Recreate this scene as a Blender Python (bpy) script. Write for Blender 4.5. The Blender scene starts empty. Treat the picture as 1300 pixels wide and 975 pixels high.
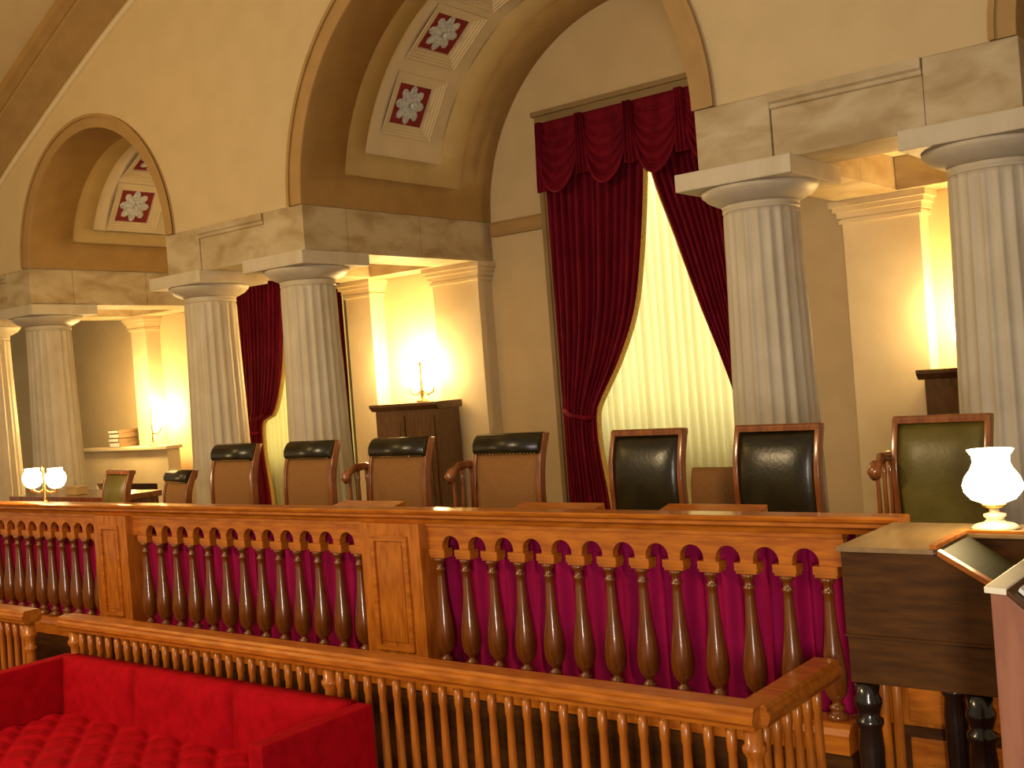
import bpy, bmesh, math, random
from mathutils import Vector, Matrix
random.seed(7)
PI = math.pi
S = bpy.context.scene
C = S.collection

# ------------------------------------------------------------------ camera
H = 2.2
def cam_matrix(yaw, pitch, roll):
    cy, sy, cp, sp = math.cos(yaw), math.sin(yaw), math.cos(pitch), math.sin(pitch)
    f = Vector((-sy*cp, cy*cp, sp)); r = Vector((cy, sy, 0)); u = r.cross(f)
    cr, sr = math.cos(roll), math.sin(roll)
    r2 = r*cr - u*sr; u2 = r*sr + u*cr
    return Matrix((r2, u2, -f)).transposed().to_4x4()
cam_data = bpy.data.cameras.new('camera'); cam = bpy.data.objects.new('camera', cam_data); C.objects.link(cam)
cam.matrix_world = Matrix.Translation((0, 0, H)) @ cam_matrix(math.radians(38.1), math.radians(-0.25), math.radians(4.4))
cam_data.sensor_fit = 'HORIZONTAL'; cam_data.sensor_width = 36; cam_data.lens = 1412/1300*36
cam_data.clip_start = 0.05
S.camera = cam
# ------------------------------------------------------------------ world, lights, exposure
S.view_settings.view_transform = 'Standard'; S.view_settings.look = 'None'
S.view_settings.gamma = 1; S.view_settings.exposure = -0.12
W = bpy.data.worlds.new('room_ambient'); S.world = W; W.use_nodes = True
W.node_tree.nodes['Background'].inputs[0].default_value = (1.0, 0.80, 0.50, 1)
W.node_tree.nodes['Background'].inputs[1].default_value = 0.30
def area(name, loc, target, size, power, color, sy=None, spread=None):
    L = bpy.data.lights.new(name, 'AREA'); L.energy = power; L.color = color; L.size = size
    if sy: L.shape = 'RECTANGLE'; L.size_y = sy
    if spread: L.spread = spread
    o = bpy.data.objects.new(name, L); C.objects.link(o); o.location = loc
    o.rotation_euler = (Vector(target)-Vector(loc)).to_track_quat('-Z', 'Y').to_euler()
    return o
def point(name, loc, power, color, r=0.06):
    L = bpy.data.lights.new(name, 'POINT'); L.energy = power; L.color = color; L.shadow_soft_size = r
    o = bpy.data.objects.new(name, L); C.objects.link(o); o.location = loc
    return o
area('room_key_light', (-6.5, -1.5, 4.6), (-6.0, 6.5, 1.8), 0.8, 270, (1.0, 0.72, 0.38))  # added area lamp for the general room light, no fixture behind it
area('rear_daylight', (1.2, -2.5, 2.15), (-2.5, 6.0, 2.0), 0.35, 250, (1.0, 0.88, 0.78), sy=1.9)
area('left_wall_fill_light', (-10.5, 1.5, 5.2), (-10.8, 7.0, 3.2), 1.5, 85, (1.0, 0.58, 0.13))  # unseen fill, added to turn the left walls yellower
area('window_daylight', (-5.73, 9.93, 4.55), (-5.73, 9.55, 1.2), 1.9, 75, (1.0, 0.97, 0.78), sy=0.25)
area('window_daylight', (-5.73, 9.91, 2.9), (-5.73, 0, 2.4), 2.1, 55, (1.0, 0.97, 0.78), sy=3.2)
area('window_daylight', (-11.2, 9.91, 2.8), (-11.2, 0, 2.4), 1.9, 45, (1.0, 0.92, 0.50), sy=3.0)

# ------------------------------------------------------------------ materials
def newmat(name):
    m = bpy.data.materials.new(name); m.use_nodes = True
    return m, m.node_tree.nodes, m.node_tree.links, m.node_tree.nodes['Principled BSDF']
def noisemat(name, c1, c2, scale=5, stretch=(1, 1, 1), rough=0.5, bump=0.0, detail=4, coat=0, sheen=0, metallic=0, lo=0.35, hi=0.65, spec=0.5, bscale=None, distort=0.0):
    m, N, L, B = newmat(name)
    tc = N.new('ShaderNodeTexCoord'); mp = N.new('ShaderNodeMapping'); mp.inputs['Scale'].default_value = stretch
    nz = N.new('ShaderNodeTexNoise'); nz.inputs['Scale'].default_value = scale; nz.inputs['Detail'].default_value = detail
    nz.inputs['Distortion'].default_value = distort
    cr = N.new('ShaderNodeValToRGB')
    cr.color_ramp.elements[0].position = lo; cr.color_ramp.elements[0].color = (*c1, 1)
    cr.color_ramp.elements[1].position = hi; cr.color_ramp.elements[1].color = (*c2, 1)
    L.new(tc.outputs['Object'], mp.inputs[0]); L.new(mp.outputs[0], nz.inputs['Vector'])
    L.new(nz.outputs['Fac'], cr.inputs[0]); L.new(cr.outputs[0], B.inputs['Base Color'])
    B.inputs['Roughness'].default_value = rough; B.inputs['Metallic'].default_value = metallic
    B.inputs['Coat Weight'].default_value = coat; B.inputs['Coat Roughness'].default_value = 0.12
    B.inputs['Specular IOR Level'].default_value = spec
    if sheen: B.inputs['Sheen Weight'].default_value = sheen; B.inputs['Sheen Tint'].default_value = (*c2, 1)
    if bump:
        bp = N.new('ShaderNodeBump'); bp.inputs['Strength'].default_value = bump; bp.inputs['Distance'].default_value = 0.01
        if bscale:
            n2 = N.new('ShaderNodeTexNoise'); n2.inputs['Scale'].default_value = bscale; L.new(tc.outputs['Object'], n2.inputs['Vector'])
            L.new(n2.outputs['Fac'], bp.inputs['Height'])
        else: L.new(nz.outputs['Fac'], bp.inputs['Height'])
        L.new(bp.outputs[0], B.inputs['Normal'])
    return m
M = {}
M['plaster'] = noisemat('cream_plaster', (.57, .44, .245), (.61, .47, .27), 3, rough=.75, spec=.3, bump=.05, bscale=120)
M['tan'] = noisemat('tan_painted_plaster', (.50, .36, .15), (.54, .39, .17), 4, rough=.65, spec=.3)
M['ochre'] = noisemat('brown_painted_plaster', (.34, .20, .065), (.39, .235, .08), 4, rough=.6, spec=.3)
M['panelcream'] = noisemat('pale_cream_plaster', (.68, .56, .36), (.72, .60, .39), 4, rough=.7, spec=.3)
M['marble'] = noisemat('veined_sandstone_marble', (.36, .25, .12), (.54, .44, .28), 2.6, (1, 1, 2.2), rough=.55, detail=8, lo=.32, hi=.62, distort=.5, bump=.06)
M['column'] = noisemat('pale_grey_marble', (.52, .44, .31), (.62, .54, .41), 3.0, (1, 1, .7), rough=.5, detail=8, lo=.3, hi=.6, distort=.8, bump=.04)
M['wood'] = noisemat('orange_varnished_mahogany', (.40, .105, .008), (.60, .19, .016), 6, (1, 6, 6), rough=.32, coat=.35, detail=6)
M['woodv'] = noisemat('orange_varnished_mahogany_upright', (.40, .105, .008), (.60, .19, .016), 6, (6, 6, 1), rough=.32, coat=.35, detail=6)
M['turned'] = noisemat('turned_dark_mahogany', (.16, .042, .005), (.24, .070, .008), 8, (6, 6, 1), rough=.25, coat=1.0, detail=3)
M['darkwood'] = noisemat('dark_brown_wood', (.060, .022, .005), (.105, .040, .008), 6, (1, 6, 6), rough=.45, coat=.0, spec=.25, detail=6)
M['blackwood'] = noisemat('near_black_turned_wood', (.010, .006, .004), (.025, .014, .008), 6, rough=.25, coat=.6)
M['pinkwood'] = noisemat('reddish_brown_wood', (.27, .10, .055), (.33, .13, .07), 6, (6, 6, 1), rough=.45, coat=.2)
M['chairwood'] = noisemat('red_brown_chair_wood', (.20, .055, .012), (.32, .10, .02), 7, (5, 5, 1), rough=.25, coat=.7)
M['leather'] = noisemat('black_green_leather', (.014, .010, .003), (.030, .022, .006), 5, rough=.30, bump=.10, bscale=45, spec=.5)
M['olive'] = noisemat('olive_leather', (.10, .075, .012), (.15, .115, .022), 6, rough=.38, bump=.1, bscale=45)
M['tweed'] = noisemat('brown_woven_upholstery', (.21, .085, .016), (.29, .125, .026), 160, rough=.8, detail=2)
M['velvet'] = noisemat('crimson_velvet', (.36, .001, .006), (.46, .002, .010), 14, rough=.85, sheen=.12, bump=.2, bscale=90, spec=.1)
M['drape'] = noisemat('burgundy_drape', (.105, .002, .010), (.165, .004, .016), 10, (1, 1, .3), rough=.75, sheen=.3, spec=.1)
M['magenta'] = noisemat('plum_curtain', (.27, .003, .052), (.37, .006, .078), 10, (1, 1, .3), rough=.75, sheen=.3, spec=.1)
M['fringe'] = noisemat('gold_fringe', (.45, .27, .05), (.62, .40, .09), 60, rough=.7)
M['brass'] = noisemat('polished_brass', (.62, .40, .12), (.75, .52, .18), 8, rough=.25, metallic=1)
M['rosette'] = noisemat('white_blue_rosette', (.42, .46, .50), (.72, .72, .66), 30, rough=.7)
M['red'] = noisemat('deep_red_paint', (.20, .008, .012), (.27, .012, .016), 10, rough=.7)
M['navy'] = noisemat('dark_blue_paint', (.03, .03, .10), (.05, .05, .15), 10, rough=.7)
M['carpet'] = noisemat('dark_red_carpet', (.10, .010, .008), (.16, .016, .010), 60, rough=.95, bump=.3)
M['bookbrown'] = noisemat('brown_book_cloth', (.10, .055, .02), (.15, .085, .03), 20, rough=.6)
M['paper'] = noisemat('white_paper', (.72, .70, .62), (.80, .78, .70), 20, rough=.7)
M['porcelain_and_lit_ledge'] = noisemat('white_lamp_base_and_lit_ledge', (.75, .68, .50), (.85, .78, .6), 10, rough=.3)
def emis(name, col, s):
    m, N, L, B = newmat(name)
    B.inputs['Base Color'].default_value = (1, .95, .8, 1); B.inputs['Emission Color'].default_value = (*col, 1); B.inputs['Emission Strength'].default_value = s
    return m
M['globe'] = emis('lit_frosted_glass', (1, .80, .42), 12)
def sheermat():
    m, N, L, B = newmat('pale_yellow_sheer')
    out = N['Material Output']; N.remove(B)
    d = N.new('ShaderNodeBsdfDiffuse'); t = N.new('ShaderNodeBsdfTranslucent'); x = N.new('ShaderNodeMixShader')
    tc = N.new('ShaderNodeTexCoord'); w = N.new('ShaderNodeTexWave'); w.bands_direction = 'Z'; w.inputs['Scale'].default_value = 14; w.inputs['Distortion'].default_value = 3
    cr = N.new('ShaderNodeValToRGB'); cr.color_ramp.elements[0].color = (.80, .71, .34, 1); cr.color_ramp.elements[1].color = (.85, .77, .40, 1)
    L.new(tc.outputs['Object'], w.inputs[0]); L.new(w.outputs[0], cr.inputs[0])
    for q in (d, t): L.new(cr.outputs[0], q.inputs[0])
    x.inputs[0].default_value = .6
    L.new(d.outputs[0], x.inputs[1]); L.new(t.outputs[0], x.inputs[2]); L.new(x.outputs[0], out.inputs[0])
    return m
M['sheer'] = sheermat()
M['casing'] = noisemat('umber_window_casing', (.24, .15, .06), (.28, .18, .075), 5, rough=.5)
def glassmat():
    m, N, L, B = newmat('window_glass')
    B.inputs['Transmission Weight'].default_value = 1; B.inputs['Roughness'].default_value = .02; B.inputs['IOR'].default_value = 1.45
    return m
M['glass'] = glassmat()

# ------------------------------------------------------------------ helpers
class MB:
    def __init__(s): s.v = []; s.f = []; s.sm = []
    def add(s, vs, fs, smooth=False):
        o = len(s.v); s.v += [tuple(p) for p in vs]; s.f += [tuple(i+o for i in f) for f in fs]; s.sm += [smooth]*len(fs); return s
    def box(s, x0, x1, y0, y1, z0, z1):
        return s.add([(x0,y0,z0),(x1,y0,z0),(x1,y1,z0),(x0,y1,z0),(x0,y0,z1),(x1,y0,z1),(x1,y1,z1),(x0,y1,z1)],
                     [(0,3,2,1),(4,5,6,7),(0,1,5,4),(1,2,6,5),(2,3,7,6),(3,0,4,7)])
    def lathe(s, prof, n=16, c=(0,0,0)):
        vs = [(c[0]+r*math.cos(2*PI*k/n), c[1]+r*math.sin(2*PI*k/n), c[2]+z) for r, z in prof for k in range(n)]
        fs = [(i*n+k, i*n+(k+1)%n, (i+1)*n+(k+1)%n, (i+1)*n+k) for i in range(len(prof)-1) for k in range(n)]
        o = len(vs); s.add(vs, fs, True)
        s.add(vs[:n], [tuple(range(n-1,-1,-1))]); s.add(vs[-n:], [tuple(range(n))]); return s
    def tube(s, pts, r, n=8):
        pts = [Vector(p) for p in pts]; rs = r if isinstance(r, (list, tuple)) else [r]*len(pts); vs = []
        for i, p in enumerate(pts):
            d = (pts[min(i+1, len(pts)-1)]-pts[max(i-1, 0)]).normalized()
            a = d.cross(Vector((0, 1, 0)) if abs(d.y) < .9 else Vector((1, 0, 0))).normalized(); b = d.cross(a)
            vs += [p+(a*math.cos(2*PI*k/n)+b*math.sin(2*PI*k/n))*rs[i] for k in range(n)]
        s.add(vs, [(i*n+k, i*n+(k+1)%n, (i+1)*n+(k+1)%n, (i+1)*n+k) for i in range(len(pts)-1) for k in range(n)], True)
        s.add(vs[:n], [tuple(range(n))]); s.add(vs[-n:], [tuple(range(n))]); return s
    def profx(s, prof, x0, x1, smooth=False):        # closed (y,z) profile swept along X
        n = len(prof); vs = [(x0, y, z) for y, z in prof]+[(x1, y, z) for y, z in prof]
        s.add(vs, [(i, (i+1) % n, n+(i+1) % n, n+i) for i in range(n)], smooth)
        s.add(vs, [tuple(range(n-1, -1, -1)), tuple(range(n, 2*n))]); return s
    def profy(s, prof, y0, y1, smooth=False):        # closed (x,z) profile swept along Y
        n = len(prof); vs = [(x, y0, z) for x, z in prof]+[(x, y1, z) for x, z in prof]
        s.add(vs, [(i, (i+1) % n, n+(i+1) % n, n+i) for i in range(n)], smooth)
        s.add(vs, [tuple(range(n-1, -1, -1)), tuple(range(n, 2*n))]); return s
    def mesh(s, name, mat, bevel=0):
        me = bpy.data.meshes.new(name); me.from_pydata(s.v, [], s.f)
        for p, q in zip(me.polygons, s.sm): p.use_smooth = q
        me.materials.append(M[mat]); me.update()
        bm = bmesh.new(); bm.from_mesh(me); bmesh.ops.remove_doubles(bm, verts=bm.verts, dist=1e-5)
        if bevel:
            ed = [e for e in bm.edges if len(e.link_faces) == 2 and e.calc_face_angle(0) > .6]
            bmesh.ops.bevel(bm, geom=ed, offset=bevel, segments=2, profile=.7, affect='EDGES', clamp_overlap=True)
        bmesh.ops.recalc_face_normals(bm, faces=bm.faces); bm.to_mesh(me); bm.free(); return me
    def build(s, name, mat, parent=None, loc=None, bevel=0):
        return link(name, s.mesh(name, mat, bevel), parent, loc)
def link(name, me, parent=None, loc=None):
    o = bpy.data.objects.new(name, me); C.objects.link(o)
    if parent is not None: o.parent = parent
    if loc is not None: o.location = loc
    return o
def tag(o, label=None, cat=None, group=None, kind=None):
    if label: o['label'] = label
    if cat: o['category'] = cat
    if group: o['group'] = group
    if kind: o['kind'] = kind
    return o
def empty(name, loc=(0,0,0), rz=0):
    o = bpy.data.objects.new(name, None); C.objects.link(o); o.location = loc; o.rotation_euler = (0, 0, rz); o.empty_display_size = .1
    return o
def struct(name, mb, mat, bevel=0): return tag(mb.build(name, mat, bevel=bevel), kind='structure')
def copy_tree(o, parent=None):
    c = o.copy(); C.objects.link(c); c.parent = parent
    for ch in list(o.children): copy_tree(ch, c)
    return c
def B(*a): return MB().box(*a)

# ------------------------------------------------------------------ large structure
YF, YB = 7.0, 9.78           # arcade face, back wall
SP = 3.97                    # spring line of the arches
DZ = 0.60                    # platform height
struct('floor', B(-19, 3, 1.0, 10.2, -.1, 0), 'carpet')
dais = struct('trim_1', B(-19, 3, 4.68, YB, 0.001, DZ), 'darkwood'); tag(dais, 'raised dark wooden platform carrying the bench')
# arches: centre x, inner radius, outer radius
ARCH = [(-11.28, 1.38, 1.53), (-5.745, 2.045, 2.22), (-0.19, 1.38, 1.53)]
def front_wall():
    bm = bmesh.new(); pts = [(-18.5, SP)]
    for cx, ri, ro in ARCH:
        for k in range(49):
            a = PI*k/48; pts.append((cx-ro*math.cos(a), SP+ro*math.sin(a)))
    pts += [(3, SP), (3, 9.0), (-18.5, 9.0)]
    vs = [bm.verts.new((x, YF, z)) for x, z in pts]
    es = [bm.edges.new((vs[i], vs[(i+1) % len(vs)])) for i in range(len(vs))]
    bmesh.ops.triangle_fill(bm, edges=es, use_beauty=True)
    for f in bm.faces: f.normal_update()
    r = bmesh.ops.extrude_face_region(bm, geom=list(bm.faces))
    bmesh.ops.translate(bm, vec=(0, .06, 0), verts=[g for g in r['geom'] if isinstance(g, bmesh.types.BMVert)])
    bmesh.ops.recalc_face_normals(bm, faces=bm.faces)
    me = bpy.data.meshes.new('wall_front'); bm.to_mesh(me); bm.free(); me.materials.append(M['plaster'])
    return tag(link('wall_front', me), kind='structure')
front_wall()
# back wall with two window openings
WIN = [(-5.735, 1.15, 0.72, 4.86), (-11.20, 1.02, 0.72, 4.45)]
def back_wall():
    m = MB(); xs = sorted([(c-w, c+w, z0, z1) for c, w, z0, z1 in WIN]); x = -19; zt = 6.6
    for x0, x1, z0, z1 in xs:
        m.box(x, x0, YB, YB+.35, 0, zt); m.box(x0, x1, YB, YB+.35, 0, z0); m.box(x0, x1, YB, YB+.35, z1, zt); x = x1
    m.box(x, 3, YB, YB+.35, 0, zt)
    return struct('wall_back', m, 'plaster')
back_wall()
for i, (c, w, z0, z1) in enumerate(WIN):
    fr = MB(); y0, y1 = YB+.16, YB+.22
    fr.box(c-w, c-w+.07, y0, y1, z0, z1).box(c+w-.07, c+w, y0, y1, z0, z1).box(c-w+.07, c+w-.07, y0, y1, z1-.07, z1).box(c-w+.07, c+w-.07, y0, y1, z0, z0+.07)
    wf = tag(fr.build('window_%d' % (i+1), 'panelcream'), kind='structure')
    for k in range(1, 3):
        B(c-w+2*w*k/3-.015, c-w+2*w*k/3+.015, y0+.01, y1-.01, z0+.07, z1-.07).build('muntin', 'panelcream', wf)
    for k in range(1, 6):
        z = z0+(z1-z0)*k/6; B(c-w+.07, c+w-.07, y0+.015, y1-.015, z-.012, z+.012).build('glazing_bar', 'panelcream', wf)
    B(c-w+.06, c+w-.06, y0+.028, y0+.034, z0+.06, z1-.06).build('pane', 'glass', wf)

# arch soffits: nested bands with recessed panel, coffers
def soffit(name, cx, r0, ro, spans, coffers, ch_ang):
    """cells over (angle, depth); level 0 brown, 1 tan, 2 cream, -1 opening for a coffer"""
    rad = [r0, r0+.045, r0+.09]
    a1, a2 = spans
    def arc(lo, hi, st=3.0):
        n = max(1, int(round((hi-lo)/st))); return [lo+(hi-lo)*i/n for i in range(n)]
    marks = [0, a1, a2]
    for c in coffers: marks += [c-ch_ang, c+ch_ang]
    marks += [180-a2, 180-a1, 180]
    marks = sorted(set(marks)); th = []
    for i in range(len(marks)-1): th += arc(marks[i], marks[i+1])
    th.append(180)
    YC0, YC1 = 8.06, 8.74
    ys = [YF, YF+.55, YF+.84, YC0, YC1, 8.97, 9.30, YB]
    def lev(i, j):
        t = (th[i]+th[i+1])/2; y = (ys[j]+ys[j+1])/2
        l = 0
        if a1 < t < 180-a1 and YF+.55 < y < 9.30: l = 1
        if a2 < t < 180-a2 and YF+.84 < y < 8.97:
            l = 2
            if YC0 < y < YC1 and any(abs(t-c) < ch_ang for c in coffers): l = -1
        return l
    P = lambda t, y, r: (cx-r*math.cos(math.radians(t)), y, SP+r*math.sin(math.radians(t)))
    mbs = [MB(), MB(), MB()]
    nt, ny = len(th)-1, len(ys)-1
    for i in range(nt):
        for j in range(ny):
            l = lev(i, j)
            if l < 0: continue
            r = rad[l]; t0, t1, y0, y1 = th[i], th[i+1], ys[j], ys[j+1]
            mbs[l].add([P(t0,y0,r), P(t1,y0,r), P(t1,y1,r), P(t0,y1,r)], [(0,1,2,3)], True)
            for (di, dj, e) in ((1,0,((t1,y0),(t1,y1))), (0,1,((t0,y1),(t1,y1)))):
                ii, jj = i+di, j+dj
                if ii < nt and jj < ny:
                    l2 = lev(ii, jj)
                    if l2 >= 0 and l2 != l:
                        (ta, ya), (tb, yb) = e; ra, rb = rad[l], rad[l2]
                        mbs[min(l, l2)].add([P(ta,ya,ra), P(tb,yb,ra), P(tb,yb,rb), P(ta,ya,rb)], [(0,1,2,3)])
    # front archivolt band, projecting a little from the wall, and its edge
    n = 60; m = MB()
    for k in range(n):
        t0, t1 = 180*k/n, 180*(k+1)/n; yf = YF-.02
        m.add([P(t0,yf,r0), P(t1,yf,r0), P(t1,yf,ro), P(t0,yf,ro)], [(0,1,2,3)])
        m.add([P(t0,yf,ro), P(t1,yf,ro), P(t1,YF+.02,ro), P(t0,YF+.02,ro)], [(0,1,2,3)], True)
        m.add([P(t0,yf,r0), P(t1,yf,r0), P(t1,YF,r0), P(t0,YF,r0)], [(0,1,2,3)], True)
        m.add([P(t0,yf-.02,ro-.035), P(t1,yf-.02,ro-.035), P(t1,yf-.02,ro), P(t0,yf-.02,ro)], [(0,1,2,3)])
        m.add([P(t0,yf-.02,ro-.035), P(t1,yf-.02,ro-.035), P(t1,yf,ro-.035), P(t0,yf,ro-.035)], [(0,1,2,3)])
    root = tag(mbs[0].build(name, 'ochre'), kind='structure')
    mbs[1].build('stepped_border', 'tan', root); mbs[2].build('inner_panel', 'panelcream', root); m.build('archivolt', 'ochrelight', root)
    for o in [root]+list(root.children):
        md = o.modifiers.new('w', 'WELD'); md.merge_threshold = .0005
    for c in coffers:
        t = math.radians(c); r = rad[2]; hs = r*math.radians(ch_ang); yc = (YC0+YC1)/2; hy = (YC1-YC0)/2
        # local axes: u tangent (increasing angle), v = +Y, w = outward
        w = Vector((-math.cos(t), 0, math.sin(t))); u = Vector((math.sin(t), 0, math.cos(t))); v = Vector((0, 1, 0))
        org = Vector((cx, yc, SP))+w*(r*math.cos(math.radians(ch_ang))-.004)
        Mx = Matrix((u, v, w)).transposed().to_4x4(); Mx.translation = org
        st = MB(); k_n = 4; ds = .028
        def ring(a0, b0, d0, a1_, b1_, d1):
            vs = [(-a0,-b0,d0),(a0,-b0,d0),(a0,b0,d0),(-a0,b0,d0),(-a1_,-b1_,d1),(a1_,-b1_,d1),(a1_,b1_,d1),(-a1_,b1_,d1)]
            st.add(vs, [(0,1,5,4),(1,2,6,5),(2,3,7,6),(3,0,4,7)])
        a0, b0, d = hs+.012, hy+.012, -.02
        for q in range(k_n):
            ring(a0, b0, d, a0, b0, d+.014); d += .014
            ring(a0, b0, d, a0-ds, b0-ds, d); a0 -= ds; b0 -= ds
        ring(a0, b0, d, a0, b0, d+.03); d += .03
        f = st.build('coffer', 'panelcream', root); f.matrix_world = Mx
        pn = MB().add([(-a0,-b0,d),(a0,-b0,d),(a0,b0,d),(-a0,b0,d)], [(0,1,2,3)]); pn.build('red_panel', 'red', f)
        ro_ = MB()
        s = min(a0, b0)
        for ring_r, pr, n_, off in ((.60, .30, 8, 0), (.28, .20, 6, .3)):
            for q in range(n_):
                an = 2*PI*q/n_+off; cxx, cyy = s*ring_r*math.cos(an), s*ring_r*math.sin(an)
                vs = [(cxx, cyy, d-.05)]
                for k in range(8):
                    b = 2*PI*k/8; ex = s*pr*math.cos(b)*1.3; ey = s*pr*math.sin(b)*.85
                    vs.append((cxx+ex*math.cos(an)-ey*math.sin(an), cyy+ex*math.sin(an)+ey*math.cos(an), d-.006))
                ro_.add(vs, [(0, k+1, (k+1) % 8+1) for k in range(8)], True)
        ro_.lathe([(s*.13, d-.07), (s*.13, d-.02)], 10)
        ro_.build('rosette', 'rosette', f)
    return root
M['ochrelight'] = noisemat('light_brown_painted_plaster', (.36, .22, .08), (.41, .25, .095), 4, rough=.6, spec=.3)
soffit('trim_2', *ARCH[0], (13.5, 20), (33.5, 62, 90, 118, 146.5), 12.3)
soffit('trim_3', *ARCH[1], (9.0, 15.5), (30, 51, 70.5, 90, 109.5, 129, 150), 8.2)
soffit('trim_4', *ARCH[2], (13.5, 20), (33.5, 62, 90, 118, 146.5), 12.3)

# piers: marble lintel rings built of blocks over the columns
def pier(name, x0, x1):
    w = .56; z0, z1 = 3.53, SP
    root = tag(B(x0+.05, x1-.05, YF+.3, YB-.02, z1-.16, z1-.03).build(name, 'panelcream'), kind='structure')
    def block(a, b, c, d, step=None):
        m = B(a, b, c, d, z0, z1); me = m.build('stone_block', 'marble', root, bevel=.008); return me
    xs = [x0, x0+w, x1-w, x1]
    block(xs[0], xs[1]-.004, YF, YF+w)
    block(xs[1]+.002, xs[2]-.002, YF+.012, YF+w)
    block(xs[2]+.004, xs[3], YF, YF+w)
    m = MB().profx([(YF+.02, z1-.115), (YF-.005, z1-.10), (YF-.005, z1-.075), (YF-.022, z1-.06), (YF-.022, z1), (YF+.02, z1)], xs[1]+.002, xs[2]-.002)
    m.build('moulding', 'marble', root)
    for xa, xb in ((x0, x0+w), (x1-w, x1)):
        block(xa, xb, YF+w+.004, 8.6); block(xa, xb, 8.604, YB-.02)
    block(x0+w+.002, x1-w-.002, YB-w*.7, YB-.02)
    # bearing plaster above, between the arches
    return root
PIERS = [(-14.86, -12.70), (-9.93, -7.80), (-3.69, -1.565)]
for i, (a, b) in enumerate(PIERS): pier('trim_%d' % (5+i), a, b)
# pale moulding on the wall at the springing, between pier and window casing
k = MB()
for a, b in ((-7.76, -7.02), (-4.45, -3.70)): k.profx([(YB-.05, 3.80), (YB-.07, 3.84), (YB-.07, 3.93), (YB-.05, 3.96), (YB+.01, 3.96), (YB+.01, 3.80)], a, b)
struct('trim_8', k, 'ochrelight')
# the big moulded rib of the vault and the plaster beyond it
def vault():
    path = [(-18.5, 1.2), (-16, 3.1), (-14.5, 4.15), (-13.22, 5.0), (-12.21, 5.53), (-11.3, 5.97), (-10.47, 6.34), (-9.4, 6.75), (-8.2, 7.05), (-7, 7.25), (-5.745, 7.32)]
    path += [(-5.745*2-x, z) for x, z in path[-2::-1]]
    path = [Vector(p) for p in path]
    fine = []
    for i in range(len(path)-1):
        p0, p1, p2, p3 = path[max(i-1, 0)], path[i], path[i+1], path[min(i+2, len(path)-1)]
        for k in range(6):
            t = k/6; fine.append(.5*((2*p1)+(p2-p0)*t+(2*p0-5*p1+4*p2-p3)*t*t+(3*p1-p0-3*p2+p3)*t**3))
    fine.append(path[-1])
    def sweep(prof):
        m = MB(); n = len(prof); vs = []
        for i, p in enumerate(fine):
            d = (fine[min(i+1, len(fine)-1)]-fine[max(i-1, 0)]).normalized(); nn = Vector((-d.y, d.x))
            vs += [(p.x+nn.x*o, y, p.y+nn.y*o) for o, y in prof]
        m.add(vs, [(i*n+k, i*n+k+1, (i+1)*n+k+1, (i+1)*n+k) for i in range(len(fine)-1) for k in range(n-1)], True)
        return m
    r = struct('ceiling', sweep([(.66, 6.74), (.67, 6.7), (1.0, 5.8), (1.5, 4.4), (1.8, 2.8)]), 'plaster')
    t = struct('trim_9', sweep([(0, 7.0), (0, 6.97), (.07, 6.97), (.07, 6.99)]), 'panelcream')
    sweep([(.07, 7.0), (.07, 6.94), (.18, 6.93), (.18, 6.90), (.22, 6.89), (.22, 6.86), (.42, 6.84), (.42, 6.80), (.46, 6.80)]).build('rib_band', 'ochrelight', t)
    sweep([(.46, 6.80), (.46, 6.77), (.55, 6.77), (.55, 6.74), (.66, 6.74)]).build('rib_edge', 'ochre', t)
vault()

# ------------------------------------------------------------------ columns
def make_column(loc, label, htop=3.53):
    root = empty('fluted_column', loc); tag(root, label, 'column')
    hb = 0.0; hh = htop-loc[2]
    rt, rb = .262, .318; nf = 20; sub = 6; zt = hh-.29
    m = MB(); rows = 14; n = nf*sub; vs = []
    for i in range(rows):
        t = i/(rows-1); z = .0+zt*t; r = rb+(rt-rb)*(t**1.25)
        dep = .085*r if i < rows-1 else 0.0
        if i == rows-2: z = zt-.035
        for k in range(n):
            ph = (k % sub)/sub; d = dep*math.sin(PI*ph)**.8 if ph > 0 else 0
            a = 2*PI*k/n; vs.append(((r-d)*math.cos(a), (r-d)*math.sin(a), z))
    m.add(vs, [(i*n+k, i*n+(k+1) % n, (i+1)*n+(k+1) % n, (i+1)*n+k) for i in range(rows-1) for k in range(n)], True)
    m.add(vs[-n:], [tuple(range(n))])
    s = m.build('shaft', 'column', root)
    MB().lathe([(rt, zt), (rt+.006, zt+.005), (rt+.006, zt+.022), (rt-.002, zt+.024), (rt+.008, zt+.04), (rt+.008, zt+.05)], 48).build('necking', 'column', root)
    MB().lathe([(rt+.005, zt+.05), (rt+.05, zt+.07), (rt+.105, zt+.10), (rt+.14, zt+.135), (rt+.15, zt+.16), (rt+.14, zt+.165)], 48).build('echinus', 'column', root)
    a = .43; B(-a, a, -a, a, zt+.165, hh).build('abacus', 'column', root, bevel=.012)
    return root
YC = YF+.30
c0 = None
for x, y, lab in ((-3.385, YC, 'fluted stone column right of the tall red-curtained window'),
                  (-1.83, YC, 'fluted stone column at the right edge, above the lit globe lamp'),
                  (-8.13, YC, 'fluted stone column right of the narrow half-hidden red drape'),
                  (-9.66, YC, 'fluted stone column left of the narrow half-hidden red drape'),
                  (-13.03, YC+.08, 'shadowed fluted column beyond the twin-globe lamp at far left'),
                  (-14.55, YC+.08, 'column cut by the left picture edge, behind the twin-globe lamp')):
    if c0 is None: c0 = make_column((x, y, DZ), lab)
    else:
        c = copy_tree(c0); c.location = (x, y, DZ); c['label'] = lab

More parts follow.
